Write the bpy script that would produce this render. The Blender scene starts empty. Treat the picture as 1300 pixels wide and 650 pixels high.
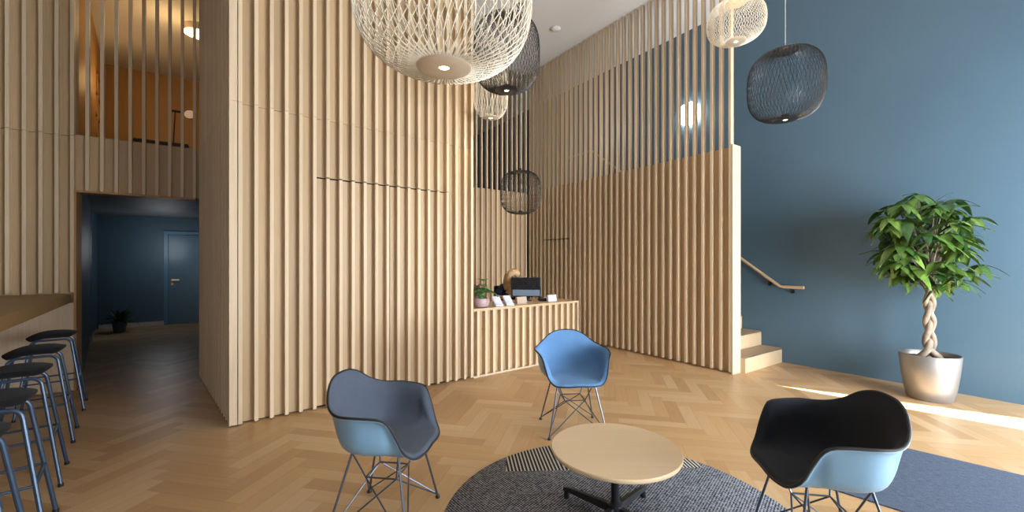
import bpy, math, random
import numpy as np
from mathutils import Vector, Matrix
random.seed(7)
SC = bpy.context.scene
COL = SC.collection
PI = math.pi
F, CX, CY, H = 530.0, 650.0, 333.0, 1.4

# ------------------------------------------------------------------ camera
cd = bpy.data.cameras.new('camera')
cam = bpy.data.objects.new('camera', cd)
COL.objects.link(cam)
cam.location = (0, 0, H)
cam.rotation_euler = (PI / 2, 0, 0)
cd.sensor_width = 36
cd.lens = 36 * F / 1300
cd.shift_y = (CY - 325) / 1300
cd.clip_start = 0.02
SC.camera = cam

# ------------------------------------------------------------------ materials
def lin(r, g, b):
    f = lambda c: (c / 255 / 12.92) if c / 255 <= 0.04045 else ((c / 255 + 0.055) / 1.055) ** 2.4
    return (f(r), f(g), f(b), 1)

class NT:
    def __init__(s, name):
        s.m = bpy.data.materials.new(name); s.m.use_nodes = True
        s.t = s.m.node_tree; s.b = s.t.nodes['Principled BSDF']
    def n(s, typ, **kw):
        o = s.t.nodes.new('ShaderNode' + typ)
        for k, v in kw.items(): setattr(o, k, v)
        return o
    def l(s, a, b): s.t.links.new(a, b)
    def put(s, inp, v):
        if hasattr(v, 'is_linked'): s.l(v, inp)
        else: inp.default_value = v
    def math(s, op, a, b=None, c=None):
        o = s.n('Math', operation=op)
        for i, v in enumerate((a, b, c)):
            if v is not None: s.put(o.inputs[i], v)
        return o.outputs[0]
    def mix(s, fac, a, b, mode='MIX'):
        o = s.n('Mix', data_type='RGBA', blend_type=mode)
        s.put(o.inputs[0], fac); s.put(o.inputs[6], a); s.put(o.inputs[7], b)
        return o.outputs[2]
    def ramp(s, fac, stops):
        o = s.n('ValToRGB'); s.l(fac, o.inputs[0])
        e = o.color_ramp.elements
        while len(e) < len(stops): e.new(0.5)
        for x, (p, c) in zip(e, stops): x.position = p; x.color = c
        return o.outputs[0]
    def noise(s, vec, scale, detail=3, rough=.5):
        o = s.n('TexNoise'); s.l(vec, o.inputs['Vector'])
        o.inputs['Scale'].default_value = scale; o.inputs['Detail'].default_value = detail
        o.inputs['Roughness'].default_value = rough
        return o.outputs['Fac']
    def coord(s): return s.n('TexCoord').outputs['Object']
    def scaled(s, vec, sc):
        o = s.n('VectorMath', operation='MULTIPLY'); s.l(vec, o.inputs[0]); o.inputs[1].default_value = sc
        return o.outputs[0]
    def bump(s, h, strength=.2, dist=.002):
        o = s.n('Bump'); s.l(h, o.inputs['Height'])
        o.inputs['Strength'].default_value = strength; o.inputs['Distance'].default_value = dist
        s.l(o.outputs[0], s.b.inputs['Normal'])

def sc4(c, k): return (c[0] * k, c[1] * k, c[2] * k, 1)

def wood(name, base, axis='z', rough=.5, var=.12, grain=.16):
    n = NT(name); c = n.coord()
    isl = n.n('NewGeometry').outputs['Random Per Island']
    off = n.n('CombineXYZ'); n.l(n.math('MULTIPLY', isl, 37.0), off.inputs[0]); n.l(n.math('MULTIPLY', isl, 91.0), off.inputs[2])
    ad = n.n('VectorMath', operation='ADD'); n.l(c, ad.inputs[0]); n.l(off.outputs[0], ad.inputs[1])
    v = ad.outputs[0]
    s = {'z': (70, 70, 1.6), 'x': (1.6, 70, 70), 'y': (70, 1.6, 70)}[axis]
    s2 = {'z': (9, 9, .6), 'x': (.6, 9, 9), 'y': (9, .6, 9)}[axis]
    g = n.noise(n.scaled(v, s), 1.0, 5, .65)
    g2 = n.noise(n.scaled(v, s2), 1.0, 3)
    col = n.ramp(g, [(.25, sc4(base, 1 - grain)), (.75, sc4(base, 1 + grain * .6))])
    col = n.mix(n.math('MULTIPLY', g2, .5), col, sc4(base, .82), 'MIX')
    k = n.math('ADD', n.math('MULTIPLY', isl, 2 * var), 1 - var)
    col = n.mix(1.0, col, n.n('CombineColor').outputs[0], 'MULTIPLY')
    cc = [x for x in n.t.nodes if x.bl_idname == 'ShaderNodeCombineColor'][-1]
    for i in range(3): n.l(k, cc.inputs[i])
    n.l(col, n.b.inputs['Base Color'])
    n.b.inputs['Roughness'].default_value = rough
    n.b.inputs['Specular IOR Level'].default_value = .35
    n.bump(g, .12, .001)
    return n.m

def paint(name, base, rough=.55, amount=.04, scale=1.3):
    n = NT(name); c = n.coord()
    g = n.noise(c, scale, 2); f = n.noise(c, 160, 2)
    n.l(n.ramp(g, [(.3, sc4(base, 1 - amount)), (.7, sc4(base, 1 + amount))]), n.b.inputs['Base Color'])
    n.b.inputs['Roughness'].default_value = rough
    n.bump(f, .08, .001)
    return n.m

def plain(name, base, rough=.4, metal=0.0, amount=.05, spec=.5):
    n = NT(name); c = n.coord(); g = n.noise(c, 14, 2)
    n.l(n.ramp(g, [(.3, sc4(base, 1 - amount)), (.7, sc4(base, 1 + amount))]), n.b.inputs['Base Color'])
    n.b.inputs['Roughness'].default_value = rough; n.b.inputs['Metallic'].default_value = metal
    n.b.inputs['Specular IOR Level'].default_value = spec
    return n.m

def fabric(name, base, scale=420, amount=.22):
    n = NT(name); c = n.coord()
    g = n.noise(c, scale, 2); g2 = n.noise(c, 9, 3)
    col = n.ramp(g, [(.3, sc4(base, 1 - amount)), (.7, sc4(base, 1 + amount))])
    col = n.mix(n.math('MULTIPLY', g2, .3), col, sc4(base, .75))
    n.l(col, n.b.inputs['Base Color'])
    n.b.inputs['Roughness'].default_value = .9
    n.b.inputs['Sheen Weight'].default_value = .05
    n.b.inputs['Specular IOR Level'].default_value = .08
    n.bump(g, .35, .001)
    return n.m

def emit(name, col, strength):
    n = NT(name); n.b.inputs['Base Color'].default_value = col
    n.b.inputs['Emission Color'].default_value = col
    n.b.inputs['Emission Strength'].default_value = strength
    return n.m

def floor_mat():
    n = NT('herringbone_oak'); c = n.coord()
    W, NN = .115, 5
    def dot(v):
        o = n.n('VectorMath', operation='DOT_PRODUCT'); n.l(c, o.inputs[0]); o.inputs[1].default_value = v
        return o.outputs['Value']
    u = n.math('ADD', dot((.211 / W, .977 / W, 0)), 200.35)
    v = n.math('ADD', dot((-.977 / W, .211 / W, 0)), 200.2)
    i = n.math('FLOOR', u); j = n.math('FLOOR', v)
    k = n.math('FLOORED_MODULO', n.math('SUBTRACT', i, j), 2.0 * NN)
    k = n.math('ROUND', k)
    isv = n.math('GREATER_THAN', k, NN - .5)
    ish = n.math('SUBTRACT', 1.0, isv)
    i0 = n.math('SUBTRACT', i, k)
    m = n.math('SUBTRACT', k, float(NN))
    jb = n.math('SUBTRACT', j, n.math('SUBTRACT', NN - 1.0, m))
    def sel(a, b): return n.math('ADD', n.math('MULTIPLY', a, ish), n.math('MULTIPLY', b, isv))
    idx, idy = sel(i0, i), sel(j, jb)
    along = sel(n.math('SUBTRACT', u, i0), n.math('SUBTRACT', v, jb))
    across = sel(n.math('SUBTRACT', v, j), n.math('SUBTRACT', u, i))
    cid = n.n('CombineXYZ'); n.l(idx, cid.inputs[0]); n.l(idy, cid.inputs[1]); n.l(isv, cid.inputs[2])
    wn = n.n('TexWhiteNoise', noise_dimensions='3D'); n.l(cid.outputs[0], wn.inputs['Vector'])
    r = wn.outputs['Value']
    gv = n.n('CombineXYZ')
    n.l(n.math('MULTIPLY', along, .35), gv.inputs[0]); n.l(n.math('MULTIPLY', across, 9.0), gv.inputs[1]); n.l(n.math('MULTIPLY', r, 60.0), gv.inputs[2])
    g = n.noise(gv.outputs[0], 1.0, 5, .6)
    base = (.48, .30, .145, 1)
    col = n.ramp(r, [(0, sc4((.40, .24, .115), 1)), (.5, base), (1, (.53, .365, .205, 1))])
    col = n.mix(n.math('MULTIPLY', g, .55), n.mix(1.0, col, (1.12, 1.12, 1.12, 1), 'MULTIPLY'), n.mix(1.0, col, (.72, .68, .62, 1), 'MULTIPLY'))
    e1 = n.math('MINIMUM', across, n.math('SUBTRACT', 1.0, across))
    e2 = n.math('MINIMUM', along, n.math('SUBTRACT', float(NN), along))
    e = n.math('MINIMUM', e1, e2)
    seam = n.math('LESS_THAN', e, .012)
    col = n.mix(n.math('MULTIPLY', seam, .45), col, (.16, .09, .04, 1))
    n.l(col, n.b.inputs['Base Color'])
    n.l(n.math('ADD', n.math('MULTIPLY', g, .12), .30), n.b.inputs['Roughness'])
    n.b.inputs['Specular IOR Level'].default_value = .4
    n.bump(n.math('SUBTRACT', g, n.math('MULTIPLY', seam, 1.5)), .06, .001)
    return n.m

def rug_mat():
    n = NT('woven_dark_rug'); c = n.coord()
    sp = n.n('SeparateXYZ'); n.l(c, sp.inputs[0])
    x, y = sp.outputs[0], sp.outputs[1]
    f = 330.0
    a = n.math('SINE', n.math('MULTIPLY', x, f)); b = n.math('SINE', n.math('MULTIPLY', y, f * .8))
    chk = n.math('MULTIPLY', a, b)
    ns = n.noise(c, 70, 3)
    t = n.math('ADD', n.math('MULTIPLY', chk, .35), ns)
    col = n.ramp(t, [(.38, (.022, .025, .036, 1)), (.62, (.26, .27, .30, 1))])
    # striped patches woven into the far edge of the disc
    st = n.math('GREATER_THAN', n.math('SINE', n.math('MULTIPLY', n.math('ADD', x, n.math('MULTIPLY', y, .12)), 255.0)), 0.15)
    stc = n.mix(st, (.018, .02, .026, 1), (.52, .49, .43, 1))
    inp = n.math('MULTIPLY', n.math('MULTIPLY', n.math('GREATER_THAN', x, -.63), n.math('LESS_THAN', x, .70)),
                 n.math('GREATER_THAN', n.math('ADD', y, n.math('MULTIPLY', x, -.04)), .555))
    n.l(n.mix(inp, col, stc), n.b.inputs['Base Color'])
    n.b.inputs['Roughness'].default_value = .95
    n.b.inputs['Specular IOR Level'].default_value = .1
    n.bump(t, .6, .004)
    return n.m

def mat_mat():
    n = NT('grey_door_mat'); c = n.coord()
    rot = n.n('VectorRotate', rotation_type='Z_AXIS'); n.l(c, rot.inputs['Vector']); rot.inputs['Angle'].default_value = .78
    w = n.noise(n.scaled(rot.outputs[0], (25, 260, 1)), 1.0, 3)
    w2 = n.noise(c, 220, 2)
    n.l(n.ramp(n.math('ADD', n.math('MULTIPLY', w, .6), n.math('MULTIPLY', w2, .4)), [(.35, (.042, .055, .082, 1)), (.65, (.12, .145, .20, 1))]), n.b.inputs['Base Color'])
    n.b.inputs['Roughness'].default_value = .95; n.b.inputs['Specular IOR Level'].default_value = .1
    n.bump(w2, .5, .003)
    return n.m

def leaf_mat(name, c0, c1, trans=.25):
    n = NT(name); c = n.coord()
    isl = n.n('NewGeometry').outputs['Random Per Island']
    g = n.noise(c, 22, 2)
    n.l(n.ramp(n.math('ADD', n.math('MULTIPLY', isl, .6), n.math('MULTIPLY', g, .4)), [(.2, c0), (.8, c1)]), n.b.inputs['Base Color'])
    n.b.inputs['Roughness'].default_value = .33
    n.b.inputs['Specular IOR Level'].default_value = .5
    try: n.b.inputs['Transmission Weight'].default_value = 0
    except Exception: pass
    return n.m

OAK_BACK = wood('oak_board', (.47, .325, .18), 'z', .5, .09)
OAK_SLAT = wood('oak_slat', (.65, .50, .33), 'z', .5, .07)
OAK_PALE = wood('oak_pale', (.62, .48, .33), 'z', .5, .05)
OAK_H = wood('oak_horizontal', (.56, .40, .23), 'x', .45, .06)
OAK_STEP = wood('oak_step', (.58, .42, .26), 'x', .45, .05)
OAK_TREAD = wood('oak_tread', (.42, .29, .18), 'x', .5, .05)
OAK_TABLE = wood('oak_table_top', (.72, .55, .35), 'x', .4, .03, .1)
OAK_DARK = wood('oak_bar_top', (.27, .155, .06), 'y', .42, .05)
OAK_LOFT = wood('oak_loft_panel', (.46, .26, .10), 'z', .5, .08)
LINING = plain('oak_lining', (.38, .20, .075), .5)
FLOOR = floor_mat()
BLUE = paint('blue_wall_paint', (.070, .127, .176), .5)
BLUE_DOOR = plain('blue_door_lacquer', (.050, .125, .19), .3)
BLUE_FRAME = plain('blue_frame_lacquer', (.085, .19, .29), .35)
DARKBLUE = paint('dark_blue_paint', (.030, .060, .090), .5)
CEIL = paint('ceiling_paint', (.66, .645, .625), .8, .015)
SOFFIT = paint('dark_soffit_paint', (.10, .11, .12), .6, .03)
WHITE = plain('white_lacquer', (.75, .74, .72), .4)
SKIRT = plain('skirting_white', (.55, .52, .50), .5)
BLACK = plain('black_metal', (.018, .019, .022), .35, .3)
BLACK_WIRE = plain('black_wire', (.022, .022, .024), .4, .2)
WHITE_WIRE = plain('white_wire', (.70, .64, .52), .4)
CHAMPAGNE = plain('champagne_disc', (.62, .52, .39), .4, .3)
LED = emit('warm_led', (1, .80, .52, 1), 22)
LAMP_WHITE = emit('wall_lamp_glow', (1, .97, .93, 1), 22)
LAMP_WARM = emit('ceiling_lamp_glow', (1, .82, .55, 1), 9)
STOOL_BLUE = plain('blue_grey_steel', (.038, .066, .112), .35, .35)
SEAT_DARK = fabric('dark_stool_fabric', (.012, .0115, .013))
CHAIR_WIRE = plain('chair_wire_steel', (.085, .105, .135), .3, .6)
SHELL = plain('pale_blue_shell', (.20, .37, .53), .3, 0, .02)
PIPING = plain('black_piping', (.012, .012, .014), .6)
FAB_BLUE = fabric('blue_wool', (.115, .235, .43))
FAB_GREY = fabric('slate_wool', (.080, .096, .128))
FAB_BLACK = fabric('charcoal_wool', (.024, .027, .035))
GLASSB = plain('black_screen_plastic', (.012, .013, .016), .18)
GREYP = plain('grey_plastic', (.15, .20, .26), .35)
RUG = rug_mat()
MATM = mat_mat()
POT_METAL = plain('champagne_planter', (.27, .26, .245), .42, .6, .03)
POT_PINK = plain('pink_glazed_clay', (.44, .30, .31), .4)
POT_DARK = plain('slate_pot', (.05, .065, .09), .45)
SOIL = plain('potting_soil', (.05, .035, .025), .95, 0, .4)
BARK = plain('braided_bark', (.25, .195, .145), .8, 0, .3)
LEAF = leaf_mat('money_tree_leaf', (.020, .066, .014, 1), (.15, .25, .045, 1))
LEAF2 = leaf_mat('begonia_leaf', (.035, .13, .03, 1), (.13, .32, .10, 1))
LEAF3 = leaf_mat('hall_plant_leaf', (.018, .05, .012, 1), (.06, .12, .03, 1))
PETAL = plain('pink_petal', (.75, .20, .22), .6)
PAPER = plain('white_paper', (.60, .60, .65), .6)
KRAFT = plain('beige_card', (.45, .35, .27), .7)
CYAN = plain('cyan_plastic', (.08, .42, .55), .4)
SKIN = plain('skin_tone', (.62, .38, .27), .5)
HAIR = plain('blonde_hair', (.48, .33, .18), .55, 0, .25)
NAVY = fabric('navy_cotton', (.012, .018, .045))
TROUSER = fabric('grey_trouser_cloth', (.05, .05, .06))
BRASS = plain('brass', (.62, .42, .16), .3, .9)
CORD = plain('clear_cord', (.45, .45, .45), .4)
DARKGAP = plain('shadow_gap_black', (.01, .008, .006), .9)
ADDED_BLIND = plain('added_white_blind', (.75, .75, .75), .8)

# ------------------------------------------------------------------ mesh builder
class MB:
    def __init__(s): s.v = []; s.f = []; s.mi = []; s.cur = 0
    def add(s, verts, faces):
        b = len(s.v); s.v += [tuple(p) for p in verts]
        s.f += [tuple(b + i for i in f) for f in faces]; s.mi += [s.cur] * len(faces)
    def obox(s, o, a, b, c):
        o, a, b, c = (np.array(q, float) for q in (o, a, b, c))
        if np.dot(np.cross(a, b), c) < 0: a, b = b, a
        P = [o, o + a, o + a + b, o + b, o + c, o + a + c, o + a + b + c, o + b + c]
        s.add(P, [(3, 2, 1, 0), (4, 5, 6, 7), (0, 1, 5, 4), (1, 2, 6, 5), (2, 3, 7, 6), (3, 0, 4, 7)])
    def box(s, x0, y0, z0, x1, y1, z1): s.obox((x0, y0, z0), (x1 - x0, 0, 0), (0, y1 - y0, 0), (0, 0, z1 - z0))
    def prism(s, poly, z0, z1):
        n = len(poly)
        ar = sum(poly[i][0] * poly[(i + 1) % n][1] - poly[(i + 1) % n][0] * poly[i][1] for i in range(n))
        if ar < 0: poly = poly[::-1]
        V = [(x, y, z0) for x, y in poly] + [(x, y, z1) for x, y in poly]
        s.add(V, [tuple(range(n))[::-1], tuple(range(n, 2 * n))] + [(i, (i + 1) % n, n + (i + 1) % n, n + i) for i in range(n)])
    def tube(s, pts, r, n=8, closed=False, caps=True):
        P = np.array(pts, float); m = len(P)
        R = np.array(r if hasattr(r, '__len__') else [r] * m, float)
        if closed: T = np.roll(P, -1, 0) - np.roll(P, 1, 0)
        else:
            T = np.empty_like(P); T[1:-1] = P[2:] - P[:-2]; T[0] = P[1] - P[0]; T[-1] = P[-1] - P[-2]
        T /= np.linalg.norm(T, axis=1)[:, None] + 1e-12
        up = np.array([0, 0, 1.]) if abs(T[0][2]) < .9 else np.array([1., 0, 0])
        V = []; nrm = np.cross(T[0], up); nrm /= np.linalg.norm(nrm)
        for i in range(m):
            nrm = nrm - T[i] * np.dot(nrm, T[i]); nrm /= np.linalg.norm(nrm) + 1e-12
            b = np.cross(T[i], nrm)
            for k in range(n):
                a = 2 * PI * k / n
                V.append(P[i] + R[i] * (math.cos(a) * nrm + math.sin(a) * b))
        fs = []
        for i in range(m if closed else m - 1):
            q = ((i + 1) % m) * n
            for k in range(n): fs.append((i * n + k, i * n + (k + 1) % n, q + (k + 1) % n, q + k))
        if caps and not closed:
            fs.append(tuple(range(n))[::-1]); fs.append(tuple((m - 1) * n + k for k in range(n)))
        s.add(V, fs)
    def lathe(s, prof, n=40, c=(0, 0, 0), cap0=True, cap1=True):
        V = []; fs = []
        for r, z in prof:
            for k in range(n):
                a = 2 * PI * k / n; V.append((c[0] + r * math.cos(a), c[1] + r * math.sin(a), c[2] + z))
        m = len(prof)
        for i in range(m - 1):
            for k in range(n): fs.append((i * n + k, i * n + (k + 1) % n, (i + 1) * n + (k + 1) % n, (i + 1) * n + k))
        if cap0: fs.append(tuple(range(n))[::-1])
        if cap1: fs.append(tuple((m - 1) * n + k for k in range(n)))
        s.add(V, fs)
    def ball(s, c, rx, ry, rz, n=20, m=12):
        V = []; fs = []
        for i in range(1, m):
            p = PI * i / m
            for k in range(n):
                a = 2 * PI * k / n
                V.append((c[0] + rx * math.sin(p) * math.cos(a), c[1] + ry * math.sin(p) * math.sin(a), c[2] - rz * math.cos(p)))
        V += [(c[0], c[1], c[2] - rz), (c[0], c[1], c[2] + rz)]
        for i in range(m - 2):
            for k in range(n): fs.append((i * n + k, i * n + (k + 1) % n, (i + 1) * n + (k + 1) % n, (i + 1) * n + k))
        lo, hi = (m - 1) * n, (m - 1) * n + 1
        for k in range(n):
            fs.append((lo, (k + 1) % n, k)); fs.append((hi, (m - 2) * n + k, (m - 2) * n + (k + 1) % n))
        s.add(V, fs)
    def build(s, name, mat, parent=None, smooth=True, bevel=0, angle=35):
        me = bpy.data.meshes.new(name)
        me.from_pydata(s.v, [], s.f); me.update()
        for q in (mat if isinstance(mat, (list, tuple)) else [mat]): me.materials.append(q)
        me.polygons.foreach_set('material_index', s.mi)
        if smooth:
            me.polygons.foreach_set('use_smooth', [True] * len(me.polygons))
            me.set_sharp_from_angle(angle=math.radians(angle))
        o = bpy.data.objects.new(name, me); COL.objects.link(o)
        if parent is not None: o.parent = parent
        if bevel:
            bv = o.modifiers.new('bevel', 'BEVEL'); bv.width = bevel; bv.segments = 2; bv.limit_method = 'ANGLE'
        return o

def tag(o, label=None, cat=None, group=None, kind=None):
    if label: o['label'] = label
    if cat: o['category'] = cat
    if group: o['group'] = group
    if kind: o['kind'] = kind
    return o
def thing(name, label, cat, loc=(0, 0, 0), rz=0, group=None):
    o = bpy.data.objects.new(name, None); COL.objects.link(o)
    o.location = loc; o.rotation_euler = (0, 0, rz); o.empty_display_size = .1
    return tag(o, label, cat, group)
def dup(root, loc, rz, label, group=None):
    r = root.copy(); COL.objects.link(r); r.location = loc; r.rotation_euler = (0, 0, rz); r['label'] = label
    if group: r['group'] = group
    for ch in list(root.children):
        c = ch.copy(); COL.objects.link(c); c.parent = r
        for g in ch.children:
            d = g.copy(); COL.objects.link(d); d.parent = c
    return r
def struct(o, label=None): return tag(o, label, None, None, 'structure')
def V2(*a): return np.array(a, float)
def catmull(pts, n):
    P = np.array(pts, float); P = np.vstack([2 * P[0] - P[1], P, 2 * P[-1] - P[-2]]); out = []
    for i in range(1, len(P) - 2):
        for k in range(n):
            t = k / n
            out.append(.5 * (2 * P[i] + (P[i + 1] - P[i - 1]) * t + (2 * P[i - 1] - 5 * P[i] + 4 * P[i + 1] - P[i + 2]) * t * t + (3 * P[i] - P[i - 1] - 3 * P[i + 1] + P[i + 2]) * t ** 3))
    out.append(P[-2]); return np.array(out)

# ------------------------------------------------------------------ plan of the room
RDIR = V2(-.573, .8195)                    # direction of the stair partition and the blue wall, going away
PERP = V2(.8195, .573)                     # square to it
LDIR = V2(.8336, .5523)                    # left wall, going right
FDIR = V2(.788, .6157)                     # front of the slatted block, going right
FN = V2(-.6157, .788)                      # into the block
P_R = V2(2.738, 5.22)                      # near end of the stair partition
P_B = V2(3.792, 5.856)                     # a point of the blue wall
C0 = V2(-2.392, 3.53)                      # near corner of the block
CL = V2(-3.845, 5.12)                      # far end of the block's left face
LW = V2(-4.757, 4.53)                      # left wall at the passage
Z1, ZC = 2.84, 5.3                         # upper floor level, ceiling
NICHE = P_R + RDIR * 4.21                  # back corner of the reception niche
E_W = P_B + V2(.573, -.8195) * 5.15        # blue wall meets the window wall
WDIR = V2(-.8195, -.573)
A0 = LW - LDIR * 4.5
def cross(p, d, q, e):
    M = np.array([[d[0], -e[0]], [d[1], -e[1]]]); s = np.linalg.solve(M, q - p); return p + d * s[0], s
WEND, ws = cross(E_W, WDIR, A0, V2(.573, -.8195))

def wallbox(mb, p, q, z0, z1, th, side):
    d = (q - p); n = V2(-d[1], d[0]) / np.linalg.norm(d) * th * side
    mb.obox((*p, z0), (*d, 0), (*n, 0), (0, 0, z1 - z0))

def slats(mbs, mbb, p, d, n, ts, z0, z1, w=.03, dep=.055, t0=None, t1=None, bz0=None, bz1=None):
    """slats whose fronts lie on the line p+t*d; n points into the wall; boards fill behind between slats"""
    d3 = (*d, 0); n3 = np.array((*n, 0.))
    for t in ts:
        o = np.array((*(p + d * t), z0)); mbs.obox(o, np.array(d3) * w, n3 * dep, (0, 0, z1 - z0))
    if mbb is not None:
        b0 = z0 if bz0 is None else bz0; b1 = z1 if bz1 is None else bz1
        edges = [t0] + [t + w / 2 for t in ts] + [t1]
        for a, b in zip(edges[:-1], edges[1:]):
            if b - a < .004: continue
            o = np.array((*(p + d * a + n * dep), b0)); mbb.obox(o, np.array(d3) * (b - a), n3 * .02, (0, 0, b1 - b0))

# floor and ceiling ---------------------------------------------------------------
FAR = P_B + RDIR * 11.0
NB = NICHE - PERP * 6.0
m = MB(); m.prism([tuple(p) for p in (E_W + V2(.573, -.8195) * .6 + PERP * .3, FAR + PERP * .3, V2(-6.0, 15.5), V2(-12.5, 9.0), A0 - LDIR * .6, WEND + V2(.3, -.9))], -.12, 0)
struct(m.build('floor', FLOOR, smooth=False), 'oak herringbone parquet floor')
m = MB(); m.prism([tuple(p) for p in (E_W + V2(.573, -.8195) * .6 + PERP * .3, FAR + PERP * .3, V2(-6.0, 15.5), V2(-12.5, 9.0), A0 - LDIR * .6, WEND + V2(.3, -.9))], ZC, ZC + .15)
struct(m.build('ceiling', CEIL, smooth=False), 'off-white flat ceiling')

# blue wall ------------------------------------------------------------------------
m = MB(); wallbox(m, E_W, FAR, 0, ZC, .2, -1)
struct(m.build('wall_right', BLUE, smooth=False), 'tall blue painted wall behind the tree')
m = MB(); wallbox(m, FAR + PERP * .2, FAR - PERP * 9, 0, ZC, .2, -1)
struct(m.build('wall_back', DARKBLUE, smooth=False))

# window wall behind the camera: sun slot beside the blue wall, tall windows ------------
def wp(s, z, o=0.0):
    q = E_W + WDIR * s + V2(.573, -.8195) * o
    return (q[0], q[1], z)
m = MB()
def wpoly(mb, pts, th=.2):
    n = len(pts)
    A = [wp(s, z) for s, z in pts]; B = [wp(s, z, th) for s, z in pts]
    mb.add(A + B, [tuple(range(n)), tuple(range(n, 2 * n))[::-1]] + [(i, n + i, n + (i + 1) % n, (i + 1) % n) for i in range(n)])
wpoly(m, [(.44, 0), (ws[0], 0), (ws[0], ZC), (.44, ZC)])
wpoly(m, [(-.1, 1.40), (.44, 2.62), (.44, ZC), (-.1, ZC)])  # unseen opening given a slanted top to taper the sun strip
struct(m.build('wall_front', paint('grey_wall_paint', (.30,.29,.28),.7), smooth=False))
for i, (a, b) in enumerate(((.6, 2.4), (2.6, 4.0), (6.3, 8.3))):  # last window is added, out of view, to light the block's left face
    m = MB()
    def q(s0, s1, z0, z1, o0, o1):
        p = np.array(wp(s0, z0, o0)); m.obox(p, np.array(wp(s1, z0, o0)) - p, np.array(wp(s0, z0, o1)) - p, (0, 0, z1 - z0))
    for s0, s1, z0, z1 in ((a, a + .07, .05, 2.6), (b - .07, b, .05, 2.6), (a + .07, b - .07, .05, .12), (a + .07, b - .07, 2.53, 2.6), (a + .07, b - .07, 2.1, 2.16)):
        q(s0, s1, z0, z1, -.06, 0)
    w = struct(m.build('window_%d' % (i + 1), BLACK, smooth=False))
    m = MB(); q(a + .07, b - .07, .12, 2.53, -.03, -.01)
    m.build('added_blind', ADDED_BLIND, w, smooth=False)  # unseen screen added over the window to shut out the sun
    ld = bpy.data.lights.new('daylight', 'AREA'); ld.shape = 'RECTANGLE'; ld.size = b - a - .14; ld.size_y = 2.4
    ld.energy = (520, 205, 62)[i]; ld.color = (.84, .92, 1.0)
    lo = bpy.data.objects.new('window_daylight', ld); COL.objects.link(lo)
    lo.location = wp((a + b) / 2, 1.33, -.1)
    lo.rotation_euler = Vector((RDIR[0], RDIR[1], 0)).to_track_quat('-Z', 'Y').to_euler()
m = MB(); wallbox(m, A0, WEND, 0, ZC, .2, -1); struct(m.build('wall_side', OAK_DARK, smooth=False))
sd = bpy.data.lights.new('sun', 'SUN'); sd.energy = 80; sd.angle = math.radians(.5); sd.color = (1, .96, .90)
so = bpy.data.objects.new('sun', sd); COL.objects.link(so)
so.rotation_euler = Vector((-.707, .707, -.513)).to_track_quat('-Z', 'Y').to_euler(); so.location = (9, -2, 5)
wd = bpy.data.worlds.new('sky'); SC.world = wd; wd.use_nodes = True
wd.node_tree.nodes['Background'].inputs[0].default_value = (.55, .75, 1, 1)
wd.node_tree.nodes['Background'].inputs[1].default_value = 1.0

# left wall with passage and loft opening ---------------------------------------------
LN = V2(-.5523, .8336)
PW = np.linalg.norm(CL - LW)
ts = [-.027 - .1175 * k for k in range(38)][::-1]
sl, bk = MB(), MB()
slats(sl, bk, LW, LDIR, LN, ts, 1.075, 2.775, t0=-4.5, t1=0, bz0=0)
slats(sl, bk, LW, LDIR, LN, ts, 2.78, ZC, t0=-4.5, t1=0)
tp = [.0905 + .1175 * k for k in range(9)]
slats(sl, None, LW, LDIR, LN, tp, 2.19, ZC)
slats(MB(), bk, LW, LDIR, LN, tp, 2.19, 2.80, t0=0, t1=PW + .03)
bk.obox((*(LW + LDIR * -4.5 + LN * .075), 0), (*(LDIR * 4.5), 0), (*(LN * .1), 0), (0, 0, ZC))
bk.obox((*(LW + LN * .075), 2.19), (*(LDIR * (PW + .03)), 0), (*(LN * .1), 0), (0, 0, .61))
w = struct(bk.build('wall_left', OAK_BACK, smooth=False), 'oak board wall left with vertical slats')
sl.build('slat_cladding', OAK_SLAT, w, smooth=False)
# plain panel under the bar top and lining of the passage
m = MB(); m.obox((*(LW + LDIR * -1.6 + LN * .0), .01), (*(LDIR * 1.6), 0), (*(LN * .054), 0), (0, 0, .95))
m.build('panel', OAK_PALE, w, smooth=False)
m = MB()
m.obox((*LW, 0), (*(LDIR * .02), 0), (*(LN * .19), 0), (0, 0, 2.165))
m.obox((*LW, 2.165), (*(LDIR * (PW - .03)), 0), (*(LN * .19), 0), (0, 0, .022))
struct(m.build('trim_1', LINING, smooth=False))

# corridor behind the passage ------------------------------------------------------------
K0, K1 = V2(-7.51, 7.44), V2(-8.72, 8.78)
KD = LDIR
KE, _ = cross(K1, KD, CL, RDIR)
m = MB(); wallbox(m, LW + LN * .19 + LDIR * .0, K0, 0, 2.42, .1, 1); wallbox(m, K0 + V2(-.16, .02), K1, 0, 2.42, .1, 1)
struct(m.build('wall_corridor_left', BLUE, smooth=False))
m = MB(); wallbox(m, K1 - KD * .3, KE + KD * .3, 0, 2.42, .1, 1)
struct(m.build('wall_corridor_back', BLUE, smooth=False))
m = MB(); wallbox(m, CL + V2(-.02, .06), KE, 0, ZC, .1, -1)
struct(m.build('wall_corridor_right', BLUE, smooth=False))
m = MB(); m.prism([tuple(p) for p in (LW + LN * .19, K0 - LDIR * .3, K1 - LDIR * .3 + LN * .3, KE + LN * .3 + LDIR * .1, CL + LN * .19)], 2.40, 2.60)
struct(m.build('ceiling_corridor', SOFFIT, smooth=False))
m = MB(); m.obox((*(K0 + V2(.0, -.10)), 0), (.07, -.02, 0), (-.02, .09, 0), (0, 0, 2.4))
struct(m.build('trim_2', BLUE_FRAME, smooth=False))
m = MB(); m.obox((*(K0 + V2(-.005, -.16)), 0), (.09, -.02, 0), (-.02, .15, 0), (0, 0, .075))
struct(m.build('baseboard_left', SKIRT, smooth=False))
dk = 1.005 + .08                                 # door frame on the back wall
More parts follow.
